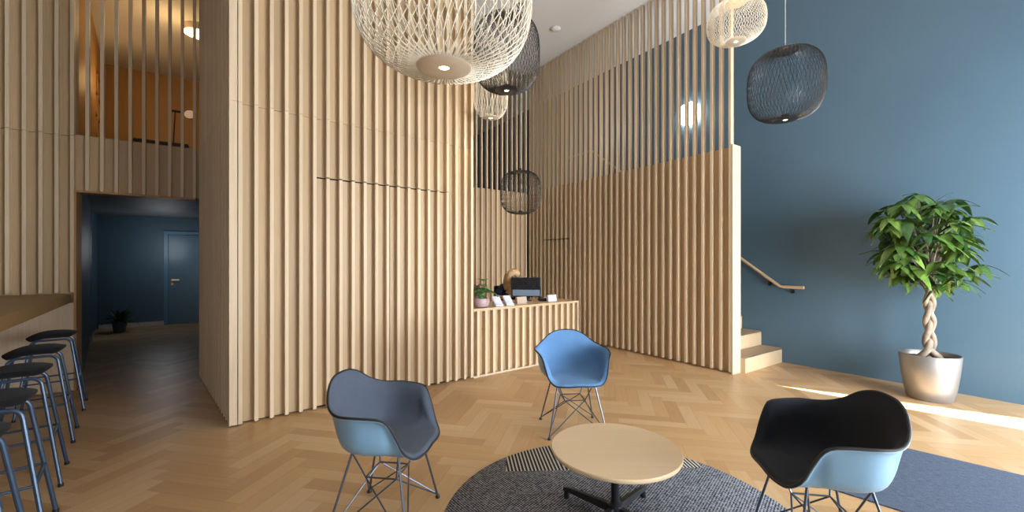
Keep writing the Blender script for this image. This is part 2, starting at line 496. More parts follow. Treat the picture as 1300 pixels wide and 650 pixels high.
m = MB(); m.obox((*(K1 + KD * .02), 0), (*(KD * (dk - .02)), 0), (*(LN * -.018), 0), (0, 0, .085))
struct(m.build('baseboard_back', SKIRT, smooth=False))
m = MB()
def onback(mb, a, b, z0, z1, o0, o1):
    mb.obox((*(K1 + KD * a - LN * o1), z0), (*(KD * (b - a)), 0), (*(LN * (o1 - o0)), 0), (0, 0, z1 - z0))
onback(m, dk, dk + .075, 0, 2.1, 0, .05); onback(m, dk + .075, dk + 1.0, 2.03, 2.1, 0, .05); onback(m, dk + .99, dk + 1.06, 0, 2.1, 0, .05)
struct(m.build('trim_3', BLUE_FRAME, smooth=False))
m = MB(); onback(m, dk + .08, dk + .985, .008, 2.025, .002, .03)
dr = struct(m.build('door_3', BLUE_DOOR, bevel=.003), 'blue flush door at the end of the dark corridor')
m = MB(); c = K1 + KD * (dk + .145) - LN * .05
m.tube([(*(c + LN * .02), 1.0), (*(c - LN * .02), 1.0), (*(c - LN * .03 + KD * .01), 1.0), (*(c - LN * .03 + KD * .13), 1.0)], .011, 8)
m.obox((*(c + LN * .012 - KD * .02), .975), (*(KD * .04), 0), (*(LN * .008), 0), (0, 0, .05))
m.obox((*(c + LN * .012 - KD * .02), .885), (*(KD * .04), 0), (*(LN * .008), 0), (0, 0, .05))
m.build('door_handle', BRASS, dr)

# loft room above the corridor -------------------------------------------------------------
Q1 = V2(-8.02, 8.19); Q0 = Q1 + V2(.655, -.755) * 5.6
QE, _ = cross(Q1, LDIR, CL, RDIR)
m = MB(); m.prism([tuple(p) for p in (LW + LN * .18 - LDIR * .6, Q1 - LDIR * .3, QE + LDIR * .2, CL + LN * .1)], 2.60, 2.79)
struct(m.build('floor_loft', OAK_H, smooth=False))
m = MB(); wallbox(m, Q1 - LDIR * .2, QE + LDIR * .2, 2.79, ZC, .1, 1)
struct(m.build('wall_loft_back', OAK_LOFT, smooth=False))
# left loft wall with a recessed bookcase
m = MB(); qd = (Q0 - Q1) / np.linalg.norm(Q0 - Q1); qn = V2(-qd[1], qd[0])
if np.dot(qn, V2(1, 0)) > 0: qn = -qn
L = 4.45
def lo(a, b, z0, z1, o0=0, o1=.3): m.obox((*(Q1 + qd * a + qn * o0), z0), (*(qd * (b - a)), 0), (*(qn * (o1 - o0)), 0), (0, 0, z1 - z0))
lo(1.5, L, 2.79, ZC); lo(0, 1.5, 4.75, ZC); lo(0, 1.5, 2.79, 2.9); lo(0, 1.5, 2.9, 4.75, .27, .3)
for k in range(4): lo(.0 + k * .49, .03 + k * .49, 2.9, 4.75, 0, .27)
for k in range(1, 5): lo(0, 1.5, 2.9 + .37 * k - .012, 2.9 + .37 * k + .012, .01, .27)
struct(m.build('wall_loft_left', OAK_LOFT, smooth=False))

# the slatted block ---------------------------------------------------------------------------
FP = .1185
fl = C0 + FDIR * 0
TS = [.065 + FP * k for k in range(20)]
FE = 2.445                                       # end of the block front (start of the desk)
sl, bk = MB(), MB()
D0, D1, D2, DZ = .6875, 1.421, 2.146, 2.205
front = [t for t in TS]
lowL = [t for t in TS if t < D0 - .01]; lowR = [t for t in TS if t > D2 - .02]; dmid = [t for t in TS if D0 - .01 < t < D2 - .02]
slats(sl, bk, C0, FDIR, FN, lowL, .012, 2.775, t0=.0, t1=D0)
slats(sl, bk, C0, FDIR, FN, lowR, .012, 2.775, t0=D2, t1=FE)
slats(sl, bk, C0, FDIR, FN, dmid, DZ + .014, 2.775, t0=D0, t1=D2)
slats(sl, bk, C0, FDIR, FN, TS, 2.778, ZC, t0=.0, t1=FE)
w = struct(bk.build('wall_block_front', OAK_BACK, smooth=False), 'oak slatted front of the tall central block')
# corner board, end board
sl.obox((*(C0), .012), (*(FDIR * .058), 0), (*(FN * .05), 0), (0, 0, 2.763))
sl.obox((*(C0), 2.778), (*(FDIR * .058), 0), (*(FN * .05), 0), (0, 0, ZC - 2.778))
sl.obox((*(C0 + FDIR * (FE - .035)), .012), (*(FDIR * .035), 0), (*(FN * .075), 0), (0, 0, 2.763))
sl.obox((*(C0 + FDIR * (FE - .035)), 2.778), (*(FDIR * .035), 0), (*(FN * .075), 0), (0, 0, ZC - 2.778))
sl.build('slat_cladding', OAK_SLAT, w, smooth=False)
m = MB(); m.obox((*(C0 + FN * .076 + FDIR * .02), 0), (*(FDIR * (FE - .03)), 0), (*(FN * .05), 0), (0, 0, ZC))
m.build('backing', DARKGAP, w, smooth=False)
for i, (a, b) in enumerate(((D0, D1), (D1, D2))):
    s2, b2 = MB(), MB()
    slats(s2, b2, C0, FDIR, FN, [t for t in dmid if a - .01 < t < b - .01], .02, DZ, t0=a + .006, t1=b - .004)
    d_ = struct(b2.build('door_%d' % (i + 1), OAK_BACK, smooth=False), 'concealed slatted door leaf in the block front')
    s2.build('slat_cladding', OAK_SLAT, d_, smooth=False)
# left face of the block
GD = (CL - C0); GL = np.linalg.norm(GD); GD = GD / GL; GN = V2(GD[1], -GD[0])
if np.dot(GN, V2(1, 0)) < 0: GN = -GN
sl, bk = MB(), MB()
gt = [.06 + .1185 * k for k in range(18)]
gt = [t for t in gt if t < GL - .03]
slats(sl, bk, C0, GD, GN, gt, .012, 2.775, t0=.03, t1=GL)
slats(sl, bk, C0, GD, GN, gt, 2.778, ZC, t0=.03, t1=GL)
sl.obox((*(C0 + GD * .001), .012), (*(GD * .022), 0), (*(GN * .05), 0), (0, 0, ZC - .012))
w = struct(bk.build('wall_block_left', OAK_BACK, smooth=False), 'dark left face of the slatted block')
sl.build('slat_cladding', OAK_SLAT, w, smooth=False)
# right return of the block inside the niche
R0 = C0 + FDIR * FE
NBK, _ = cross(R0, RDIR, NICHE, PERP)
m = MB(); wallbox(m, R0 + FN * .078 , NBK, 0, ZC, .1, 1)
struct(m.build('wall_niche_left', OAK_BACK, smooth=False))

# niche back wall -------------------------------------------------------------------------------
NL = np.linalg.norm(NBK - NICHE)
sl, bk = MB(), MB()
nt = [.02 + .1185 * k for k in range(int(NL / .1185))]
ND = -PERP; NNV = RDIR
slats(sl, bk, NICHE, ND, NNV, nt, .012, Z1, t0=0, t1=NL)
slats(sl, None, NICHE, ND, NNV, nt, Z1 + .002, ZC, dep=.07)
bk.obox((*(NICHE + NNV * .076), 0), (*(ND * NL), 0), (*(NNV * .1), 0), (0, 0, Z1))
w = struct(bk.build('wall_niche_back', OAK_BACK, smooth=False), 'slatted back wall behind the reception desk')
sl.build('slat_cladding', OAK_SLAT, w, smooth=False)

# stair partition (right slatted wall) ------------------------------------------------------------
RN = PERP
RL = 4.21 + .06
sl, bk = MB(), MB()
rt = [.002 + .1215 * k for k in range(int((RL - .05) / .1215) + 1)]
slats(sl, bk, P_R, RDIR, RN, rt, .025, 2.855, t0=.0, t1=RL)
slats(sl, None, P_R, RDIR, RN, rt, 2.858, ZC, dep=.07)
bk.obox((*(P_R + RN * .076), 0.0), (*(RDIR * RL), 0), (*(RN * .10), 0), (0, 0, Z1 + .02))
w = struct(bk.build('wall_partition', OAK_BACK, smooth=False), 'slatted stair partition, open slats above')
sl.build('slat_cladding', OAK_SLAT, w, smooth=False)
m = MB(); m.obox((*(P_R - RDIR * .022), .0), (*(RDIR * .02), 0), (*(RN * .195), 0), (0, 0, Z1 + .035))
m.build('end_board', OAK_PALE, w, smooth=False)
m = MB(); m.obox((*(P_R + RDIR * 2.95 + RN * .0545), 1.83), (*(RDIR * .75), 0), (*(RN * -.056), 0), (0, 0, .012))
m.obox((*(P_R + RDIR * 2.94 + RN * .0545), .03), (*(RDIR * .010), 0), (*(RN * -.003), 0), (0, 0, 1.81))
m.build('door_gap', DARKGAP, w, smooth=False)
# gallery floor above and behind the niche
m = MB(); m.prism([tuple(p) for p in (NICHE + RDIR * .15 + PERP * .2, NBK + RDIR * .15, NBK + RDIR * 5.5, FAR - PERP * .05, P_B + RDIR * 5.6 - PERP * .02, NICHE + RDIR * .9 + PERP * 1.1)], 2.62, Z1 - .01)
struct(m.build('floor_gallery', OAK_H, smooth=False))

# staircase ---------------------------------------------------------------------------------------
st = thing('staircase', 'pale oak staircase climbing behind the slatted partition', 'staircase', (0, 0, 0))
sb = P_B - PERP * .012
wS = np.dot(sb - (P_R + RN * .19), PERP)
s_start = P_R + RN * .19 + RDIR * np.dot(P_B - P_R, RDIR)
NS = 14; RH = Z1 / NS; TD = .272
for k in range(NS):
    o = s_start + RDIR * (TD * k)
    m = MB(); m.obox((*o, RH * k + (.001 if k else 0)), (*(PERP * wS), 0), (*(RDIR * (TD + (.03 if k < NS - 1 else .9))), 0), (0, 0, RH - .022))
    stp = m.build('step', OAK_STEP, st, smooth=False)
    m = MB(); m.obox((*(o - RDIR * .004), RH * (k + 1) - .0205), (*(PERP * wS), 0), (*(RDIR * (TD + .004 if k < NS - 1 else TD + .85)), 0), (0, 0, .020))
    m.build('tread', OAK_TREAD, stp, smooth=False)
    m = MB(); m.obox((*(o - RDIR * .007), RH * (k + 1) - .012), (*(PERP * wS), 0), (*(RDIR * .0028), 0), (0, 0, .009))
    m.build('nosing_strip', BLACK, stp, smooth=False)

# handrail on the blue wall --------------------------------------------------------------------------
hr = thing('handrail', 'round oak handrail fixed to the blue wall beside the stairs', 'handrail')
def onblue(t, z, o): q = P_B + RDIR * t - PERP * o; return (q[0], q[1], z)
slope = RH / TD
pts = [onblue(-.29, 1.06, .07), onblue(-.035, 1.06, .07), onblue(.0, 1.065, .07)]
pts += [onblue(.02 + .3 * k, 1.075 + .3 * k * slope, .07) for k in range(1, 12)]
tz = Z1 + .9
tk = .02 + (tz - 1.075) / slope
pts = [p for p in pts if p[2] < tz - .05] + [onblue(tk, tz, .07), onblue(tk + .8, tz, .07)]
m = MB(); m.tube(pts, .021, 12); m.build('rail', OAK_H, hr)
for t, z in ((-.13, 1.06), (.16, 1.075 + .11 * slope), (1.6, 1.075 + 1.55 * slope), (2.9, 1.075 + 2.85 * slope)):
    m = MB(); m.tube([onblue(t, z - .02, .07), onblue(t, z - .05, .065), onblue(t, z - .06, .03), onblue(t, z - .06, .0)], .009, 8)
    m.tube([onblue(t, z - .06, .012), onblue(t, z - .06, 0.0)], .028, 14)
    m.build('bracket', BLACK, hr)

# ------------------------------------------------------------------ lamps on walls and ceilings
def point(loc, power, color, r=.05, name='lamp_light', parent=None):
    l = bpy.data.lights.new(name, 'POINT'); l.energy = power; l.color = color; l.shadow_soft_size = r
    o = bpy.data.objects.new(name, l); COL.objects.link(o); o.location = loc
    if parent: o.parent = parent
    return o
def wall_lamp(t, z, label, rad=.19):
    c = P_B + RDIR * t
    o = thing('wall_lamp', label, 'wall lamp', (c[0], c[1], z), math.atan2(PERP[1], PERP[0]), 'round wall lamps over the stairs')
    m = MB(); n = 40
    prof = [(rad * .9, 0), (rad * .9, .02)]
    def disc(prof):
        V = []; fs = []
        for r, x in prof:
            for k in range(n): a = 2 * PI * k / n; V.append((-x, r * math.cos(a), r * math.sin(a)))
        for i in range(len(prof) - 1):
            for k in range(n): fs.append((i * n + k, i * n + (k + 1) % n, (i + 1) * n + (k + 1) % n, (i + 1) * n + k))
        fs.append(tuple(range(n))[::-1]); fs.append(tuple((len(prof) - 1) * n + k for k in range(n)))
        m.add(V, fs)
    disc(prof); m.build('base_plate', WHITE, o)
    m = MB(); disc([(rad * .97, .02), (rad, .03), (rad, .06), (rad * .94, .08), (rad * .6, .09), (.01, .093)]); m.build('diffuser', LAMP_WHITE, o)
wall_lamp(1.40, 3.88, 'white round wall lamp glowing on the blue wall behind the open slats')

det = MB(); det.lathe([(.055, 0), (.075, -.008), (.078, -.03), (.055, -.045), (.001, -.047)][::-1], 28, (.73, 6.94, ZC)); 
o = det.build('smoke_detector', WHITE); tag(o, 'small white round detector on the ceiling', 'detector')

point((-7.3, 8.75, 1.7), 9, (.92, .96, 1), .3, 'corridor_light')
lc = thing('ceiling_lamp', 'round drum lamp glowing on the loft ceiling', 'ceiling lamp', (-5.22, 6.94, ZC))
m = MB(); m.lathe([(.20, -.11), (.21, -.10), (.21, 0)], 40); m.build('shade', CHAMPAGNE, lc)
m = MB(); m.lathe([(.001, -.125), (.16, -.122), (.197, -.108)], 40, cap1=False); m.build('diffuser', LAMP_WARM, lc)
point((-5.4, 6.6, 4.85), 14, (1, .62, .26), .2, 'loft_light')
point((-6.6, 7.2, 4.4), 9, (1, .62, .26), .2, 'loft_light')

# pendants ---------------------------------------------------------------------------------------
def pendant(loc, W, Hh, rd, wire, disc_m, label, nrod=44, tw=.62, p=2.6, wr=.0022, power=6, mesh=None):
    o = thing('pendant_lamp', label, 'pendant lamp', loc, 0, 'wire cage pendant lamps')
    h = Hh / 2
    NZ = 26
    m = MB()
    zz = -np.cos(np.linspace(0, PI, NZ))                      # -1..1
    q0 = (1 - (rd / (W / 2)) ** p) ** (1 / p)
    for sgn in (1, -1):
        for k in range(nrod):
            a0 = 2 * PI * (k + (.5 if sgn < 0 else 0)) / nrod
            pts = []
            for z in zz:
                zn = z * q0
                r = (W / 2) * max(1e-6, 1 - abs(zn) ** p) ** (1 / p)
                a = a0 + sgn * tw * z
                rr = r - (.004 if sgn < 0 else 0)
                pts.append((rr * math.cos(a), rr * math.sin(a), zn / q0 * h))
            m.tube(pts, wr, 5, caps=False)
    m.build('wire_cage', wire, o)
    m = MB(); m.lathe([(.022, -h - .006), (rd * .93, -h - .006), (rd + .004, -h), (rd + .004, -h + .006), (rd * .9, -h + .01), (.022, -h + .01)], 48, cap0=False, cap1=False)
    m.lathe([(.022, -h + .05), (.034, -h + .045), (.034, -h + .008)], 24, cap0=True, cap1=False)
    m.build('bottom_disc', disc_m, o)
    m = MB(); m.lathe([(.001, h - .012), (rd * .9, h - .012), (rd + .004, h - .006), (rd + .004, h), (rd * .8, h + .006), (.02, h + .014), (.012, h + .05), (.001, h + .05)], 40); m.build('top_disc', disc_m, o)
    m = MB(); m.lathe([(.001, -h - .001), (.020, -h - .001), (.021, -h + .008)], 24, cap1=False); m.build('bulb', LED, o)
    m = MB(); m.tube([(0, 0, h + .05), (0, 0, ZC - loc[2] - .03)], .0035, 6)
    m.build('cable', CORD, o)
    m = MB(); m.lathe([(.001, -.035), (.05, -.03), (.06, -.004), (.06, -.001)], 28, (0, 0, ZC - loc[2])); m.build('ceiling_rose', wire, o)
    l = bpy.data.lights.new('lamp_light', 'SPOT'); l.energy = power; l.color = (1, .74, .42); l.spot_size = math.radians(150); l.spot_blend = .6; l.shadow_soft_size = .03
    lo = bpy.data.objects.new('lamp_light', l); COL.objects.link(lo); lo.location = (loc[0], loc[1], loc[2] - h - .03)
    point((loc[0], loc[1], loc[2]), power * .22, (1, .72, .38), .06)
    return o
PW_ = 11
pendant((-.27, 1.66, 2.475), .70, .60, .105, WHITE_WIRE, CHAMPAGNE, 'largest white wire pendant, nearest the camera', 54, .40, 3.0, .0020, 5)
pendant((2.52, 3.85, 3.03), .62, .63, .10, BLACK_WIRE, BLACK, 'black wire pendant hanging in front of the blue wall', 58, .27, 2.9, .0017, PW_)
pendant((2.50, 4.66, 4.08), .60, .43, .10, WHITE_WIRE, CHAMPAGNE, 'flat white wire pendant high by the end of the stair partition', 58, .42, 2.6, .0017, PW_)
pendant((-.05, 3.91, 3.35), .62, .68, .10, BLACK_WIRE, BLACK, 'black wire pendant partly hidden behind the largest white one', 58, .27, 2.9, .0017, PW_)
pendant((-.245, 4.80, 3.37), .40, .62, .085, WHITE_WIRE, CHAMPAGNE, 'slim white wire pendant beside the edge of the slatted block', 34, .34, 2.9, .0017, PW_)
pendant((.13, 6.32, 2.455), .62, .64, .10, BLACK_WIRE, BLACK, 'lowest black wire pendant, over the reception desk', 58, .27, 2.9, .0017, PW_)

# ------------------------------------------------------------------ reception desk
DT = .835
TE = 4.262
dk_ = thing('reception_desk', 'oak reception desk with a slatted front', 'reception desk', (0, 0, 0))
dts = [FE + .055 + FP * k for k in range(int((TE - FE - .03) / FP))]
sl, bk = MB(), MB()
slats(sl, bk, C0, FDIR, FN, dts, .02, DT - .03, t0=FE + .003, t1=TE, w=.034)
bk.build('front_panel', OAK_BACK, dk_, smooth=False)
sl.build('slat_cladding', OAK_SLAT, dk_, smooth=False)
m = MB(); m.obox((*(C0 + FDIR * (FE + .003)), .0), (*(FDIR * (TE - FE)), 0), (*(FN * .05), 0), (0, 0, .019)); m.build('plinth', OAK_PALE, dk_, smooth=False)
DD = .72
m = MB()
a = C0 + FDIR * (FE + .06); b = C0 + FDIR * (TE + .02)
a2, _ = cross(a + FN * DD, FDIR, R0 + PERP * .1, RDIR); a1, _ = cross(a, FDIR, R0 + PERP * .1 , RDIR)
m.prism([tuple(p - FN * .004) for p in (C0 + FDIR * (FE + .004), b)] + [tuple(b + FN * DD), tuple(a2 + FDIR * .03)], DT - .03, DT)
m.build('countertop', OAK_H, dk_, smooth=False)
m = MB(); m.obox((*(C0 + FDIR * (TE)), .0), (*(FDIR * .02), 0), (*(FN * DD), 0), (0, 0, DT - .031)); m.build('end_panel', OAK_PALE, dk_, smooth=False)

def deskpt(px, Y): return V2((px - 650) / 530 * Y, Y)
FANG = math.atan2(FDIR[1], FDIR[0])
# flowering plant in a pink bowl
c = deskpt(610.5, 5.27)
o = thing('potted_plant', 'leafy plant with pink buds in a pink bowl on the desk', 'plant', (c[0], c[1], DT))
m = MB(); m.lathe([(.06, 0), (.09, .01), (.108, .05), (.108, .09), (.098, .112), (.092, .112), (.098, .085), (.09, .06)], 36, cap1=True); m.build('pot', POT_PINK, o)
m = MB(); m.lathe([(.001, .098), (.092, .094)], 24, cap1=False); m.build('soil', SOIL, o)
def leaf(mb, base, d, ln, wd, droop=.3, cup=.15, up=V2(0, 0, 1), n=6):
    d = d / np.linalg.norm(d); s = np.cross(d, up); ns = np.linalg.norm(s)
    s = np.array([1., 0, 0]) if ns < 1e-3 else s / ns
    u = np.cross(s, d); V = []; fs = []
    for i in range(n + 1):
        t = i / n
        w = wd * (math.sin(PI * min(1, t ** .8)) ** .8 if 0 < t < 1 else .03)
        c = base + d * ln * t + u * 0 - np.array([0, 0, 1]) * droop * ln * t * t
        for q in (-1, -.5, 0, .5, 1): V.append(c + s * w * q * .5 + u * cup * wd * abs(q))
    for i in range(n):
        for k in range(4): fs.append((i * 5 + k, i * 5 + k + 1, i * 5 + 6 + k, i * 5 + 5 + k))
    mb.add(V, fs)
rng = np.random.default_rng(5)
m = MB(); st_ = MB()
for k in range(34):
    a = rng.uniform(0, 2 * PI); r = rng.uniform(.0, .07); z = rng.uniform(.14, .28)
    b = np.array([r * math.cos(a), r * math.sin(a), z])
    st_.tube([(b[0] * .3, b[1] * .3, .09), (b[0] * .7, b[1] * .7, .09 + (z - .09) * .6), b], .0025, 5)
    d = np.array([math.cos(a), math.sin(a), rng.uniform(-.2, .6)])
    leaf(m, b, d, rng.uniform(.07, .12), rng.uniform(.05, .08), rng.uniform(.2, .6))
b = np.array([.03, 0, .33]); st_.tube([(0, 0, .09), (.02, 0, .22), b], .003, 5)
for k in range(5): leaf(m, b, np.array([math.cos(k * 1.075), math.sin(k * 1.075), .5]), .07, .06, .2)
for k in range(4): leaf(m, np.array([.07, -.02, .22]), np.array([1, -.3 + .2 * k, -.3]), .16, .08, .3)
m.build('foliage', LEAF2, o); st_.build('stem', LEAF2, o)
for x, y, z in ((-.055, -.02, .285), (-.05, .02, .275), (-.075, -.01, .24), (.0, -.06, .26)): m = MB(); m.ball((x, y, z), .012, .012, .014, 10, 8); m.build('flower', PETAL, o)

# leaflet holders
def stacked(px, Y, label):
    c = deskpt(px, Y)
    o = thing('leaflet_holder', label, 'leaflet holder', (c[0], c[1], DT), FANG - .35, 'white leaflet holders on the desk')
    m = MB()
    for k in range(5):
        y = .07 - k * .035; hgt = .115 - k * .019
        m.obox((-.05, y, 0.002), (.10, 0, 0), (0, .004, 0), (0, .02, hgt))
    m.build('leaflet', PAPER, o, smooth=False)
    m = MB(); m.obox((-.052, -.085, 0), (.104, 0, 0), (0, .17, 0), (0, 0, .004)); m.obox((-.052, -.085, .004), (.104, 0, 0), (0, .003, 0), (0, -.004, .02))
    m.build('tray', PAPER, o, smooth=False)
stacked(632, 5.42, 'white stepped leaflet holder next to the pink plant bowl')
stacked(645.5, 5.54, 'white stepped leaflet holder next to the beige card box')
def cardbox(px, Y, w, h, mat, label, name):
    c = deskpt(px, Y)
    o = thing(name, label, 'box', (c[0], c[1], DT), FANG)
    m = MB(); m.obox((-w / 2, -.02, 0), (w, 0, 0), (0, .04, 0), (0, .012, h)); m.build('body', mat, o, bevel=.003)
    m = MB(); m.obox((-w / 2 - .003, -.026, 0), (w + .006, 0, 0), (0, .052, 0), (0, 0, .006)); m.build('foot', mat, o, bevel=.001)
cardbox(662, 5.70, .17, .095, KRAFT, 'beige card box on the desk in front of the monitor', 'card_box')
cardbox(700.5, 6.03, .165, .095, PAPER, 'white card box at the right end of the desk', 'leaflet_box')
c = deskpt(651.5, 5.74)
m = MB(); m.tube([(c[0] - .05, c[1] - .03, DT + .007), (c[0] + .03, c[1] + .03, DT + .007)], .006, 8); m.tube([(c[0] + .03, c[1] + .03, DT + .007), (c[0] + .042, c[1] + .039, DT + .007)], [.006, .001], 8)
tag(m.build('pen', CYAN), 'cyan pen lying on the desk near the beige box', 'pen')
# monitor seen from behind
c = deskpt(668, 6.10)
o = thing('monitor', 'black computer monitor seen from behind on the desk', 'monitor', (c[0], c[1], DT), -.12)
m = MB(); m.obox((-.215, 0, .06), (.43, 0, 0), (0, .022, 0), (0, -.03, .285)); m.build('screen', GLASSB, o, bevel=.006)
m = MB(); m.obox((-.20, -.004, .075), (.40, 0, 0), (0, .006, 0), (0, -.012, .09)); m.build('rear_cover', GREYP, o, bevel=.002)
m = MB(); m.obox((-.03, .01, .01), (.06, 0, 0), (0, .02, 0), (0, -.012, .17)); m.build('stand', BLACK, o, bevel=.003)
m = MB(); m.lathe([(.08, 0), (.08, .008), (.07, .012), (.001, .012)], 32); m.build('base', BLACK, o)
c = deskpt(690, 6.12)
o = thing('phone', 'black desk phone beside the monitor stand', 'phone', (c[0], c[1], DT), .2)
m = MB(); m.obox((-.075, -.06, 0), (.15, 0, 0), (0, .12, 0), (0, -.02, .04)); m.build('body', BLACK, o, bevel=.006)
m = MB(); m.tube([(-.055, -.045, .055), (-.055, -.02, .062), (-.055, .03, .064), (-.055, .055, .055)], [.018, .012, .012, .018], 10); m.build('receiver', BLACK, o)

# person at the desk ------------------------------------------------------------------------------
def skinfig(name, verts, edges, radii, mat, parent, sub=2):
    me = bpy.data.meshes.new(name); me.from_pydata(verts, edges, []); me.update()
    ob = bpy.data.objects.new(name, me); COL.objects.link(ob)
    if parent: ob.parent = parent
    md = ob.modifiers.new('skin', 'SKIN'); md.use_smooth_shade = True
    sv = me.skin_vertices[0].data
    for i, r in enumerate(radii): sv[i].radius = r if isinstance(r, tuple) else (r, r)
    sv[0].use_root = True
    sb_ = ob.modifiers.new('sub', 'SUBSURF'); sb_.levels = sub; sb_.render_levels = sub
    me.materials.append(mat)
    return ob
c = deskpt(650, 6.62)
per = thing('person', 'person in a navy top bowed behind the monitor, blonde hair', 'person', (c[0], c[1], 0), 0)
HY = -.16
J = dict(pelvis=(0, 0, .52), waist=(0, -.02, .68), chest=(.0, -.08, .88), neck0=(.0, -.12, 1.04), neck=(.01, -.15, 1.09), head0=(.02, -.19, 1.14), head=(.025, -.22, 1.195), crown=(.03, -.22, 1.06),
         ls=(-.16, -.09, .99), le=(-.22, -.26, .86), lw=(-.14, -.46, .885), lh=(-.10, -.53, .88),
         rs=(.16, -.10, .99), re=(.22, -.24, .86), rw=(.14, -.42, .88), rh=(.11, -.49, .875),
         lhp=(-.09, -.01, .50), lk=(-.12, -.42, .50), la=(-.12, -.36, .09), lt=(-.12, -.50, .04),
         rhp=(.09, -.01, .50), rk=(.12, -.42, .50), ra=(.12, -.36, .09), rt=(.12, -.50, .04))
keys = list(J); ix = {k: i for i, k in enumerate(keys)}
ED = [('pelvis', 'waist'), ('waist', 'chest'), ('chest', 'neck0'), ('neck0', 'neck'), ('neck', 'head0'), ('head0', 'head'), ('head', 'crown'),
      ('chest', 'ls'), ('ls', 'le'), ('le', 'lw'), ('lw', 'lh'), ('chest', 'rs'), ('rs', 're'), ('re', 'rw'), ('rw', 'rh'),
      ('pelvis', 'lhp'), ('lhp', 'lk'), ('lk', 'la'), ('la', 'lt'), ('pelvis', 'rhp'), ('rhp', 'rk'), ('rk', 'ra'), ('ra', 'rt')]
RAD = dict(pelvis=(.13, .10), waist=(.11, .09), chest=(.13, .10), neck0=.06, neck=.05, head0=.072, head=(.082, .095), crown=.05, ls=.055, le=.04, lw=.026, lh=.03, rs=.055, re=.04, rw=.026, rh=.03,
           lhp=.085, lk=.058, la=.038, lt=.035, rhp=.085, rk=.058, ra=.038, rt=.035)
body = skinfig('body', [J[k] for k in keys], [(ix[a], ix[b]) for a, b in ED], [RAD[k] for k in keys], SKIN, per)
ck = ['pelvis', 'waist', 'chest', 'neck0', 'ls', 'le', 'rs', 're']; ci = {k: i for i, k in enumerate(ck)}
skinfig('blouse', [J[k] for k in ck], [(ci[a], ci[b]) for a, b in ED if a in ci and b in ci], [tuple(x + .03 for x in (RAD[k] if isinstance(RAD[k], tuple) else (RAD[k],) * 2)) for k in ck], NAVY, per)
ck = ['pelvis', 'lhp', 'lk', 'la', 'rhp', 'rk', 'ra']; ci = {k: i for i, k in enumerate(ck)}
skinfig('trousers', [J[k] for k in ck], [(ci[a], ci[b]) for a, b in ED if a in ci and b in ci], [tuple(x + .015 for x in (RAD[k] if isinstance(RAD[k], tuple) else (RAD[k],) * 2)) for k in ck], TROUSER, per)
m = MB(); m.ball((.027, -.195, 1.225), .098, .108, .075, 24, 14)
hb = catmull([(-.05, -.19, 1.22), (-.085, -.17, 1.15), (-.10, -.15, 1.06), (-.10, -.16, .97)], 6)
m.tube(hb, np.linspace(.055, .03, len(hb)), 12)
hb = catmull([(.03, -.12, 1.22), (.03, -.08, 1.13), (.02, -.04, 1.03), (.0, -.03, .95)], 6)
m.tube(hb, np.linspace(.07, .04, len(hb)), 12)
hb = catmull([(.03, -.27, 1.25), (-.05, -.28, 1.18), (-.06, -.24, 1.08), (-.05, -.20, .97)], 6)
m.tube(hb, np.linspace(.05, .035, len(hb)), 12)
m.build('hair', HAIR, per)
for sx in (-.032, .032): m = MB(); m.ball((.025 + sx, -.312, 1.19), .011, .007, .008, 10, 8); m.build('eye', BLACK, per)
m = MB(); m.ball((.025, -.325, 1.165), .013, .018, .02, 12, 8); m.build('nose', SKIN, per)
m = MB(); m.ball((.025, -.300, 1.125), .024, .012, .007, 12, 8); m.build('mouth', PETAL, per)
for wst, hnd, sg in ((J['lw'], J['lh'], 1), (J['rw'], J['rh'], -1)):
    for k in range(4):
        x = hnd[0] + (k - 1.5) * .019
        skinfig('finger', [(hnd[0] * .6 + x * .4, hnd[1] + .01, hnd[2]), (x, hnd[1] - .035, hnd[2] + .008), (x, hnd[1] - .065, hnd[2] - .002), (x, hnd[1] - .082 + abs(k - 1.3) * .008, hnd[2] - .02)], [(0, 1), (1, 2), (2, 3)], [.010, .009, .0085, .007], SKIN, per, 1)
    skinfig('thumb', [(hnd[0], hnd[1] + .03, hnd[2]), (hnd[0] + sg * .035, hnd[1] - .005, hnd[2]), (hnd[0] + sg * .045, hnd[1] - .035, hnd[2] - .01)], [(0, 1), (1, 2)], [.012, .010, .008], SKIN, per, 1)
# office chair carrying the person
oc = thing('office_chair', 'dark office chair behind the reception desk', 'chair', (c[0], c[1] + .02, 0), 0)
m = MB(); m.obox((-.24, -.27, .36), (.48, 0, 0), (0, .50, 0), (0, 0, .055)); m.build('seat', SEAT_DARK, oc, bevel=.02)
m = MB(); m.obox((-.30, .21, .52), (.60, 0, 0), (0, .05, 0), (0, .07, .49)); m.build('backrest', SEAT_DARK, oc, bevel=.02)
m = MB(); m.tube([(0, 0, .07), (0, 0, .36)], .03, 14); m.tube([(0, .1, .345), (0, .25, .38), (0, .285, .60)], .02, 8); m.build('column', BLACK, oc)
for k in range(5):
    a = 2 * PI * k / 5 + .3; m = MB(); m.tube([(0, 0, .09), (.28 * math.cos(a), .28 * math.sin(a), .065)], [.026, .016], 8)
    m.ball((.29 * math.cos(a), .29 * math.sin(a), .028), .028, .028, .028, 12, 8); m.build('leg', BLACK, oc)

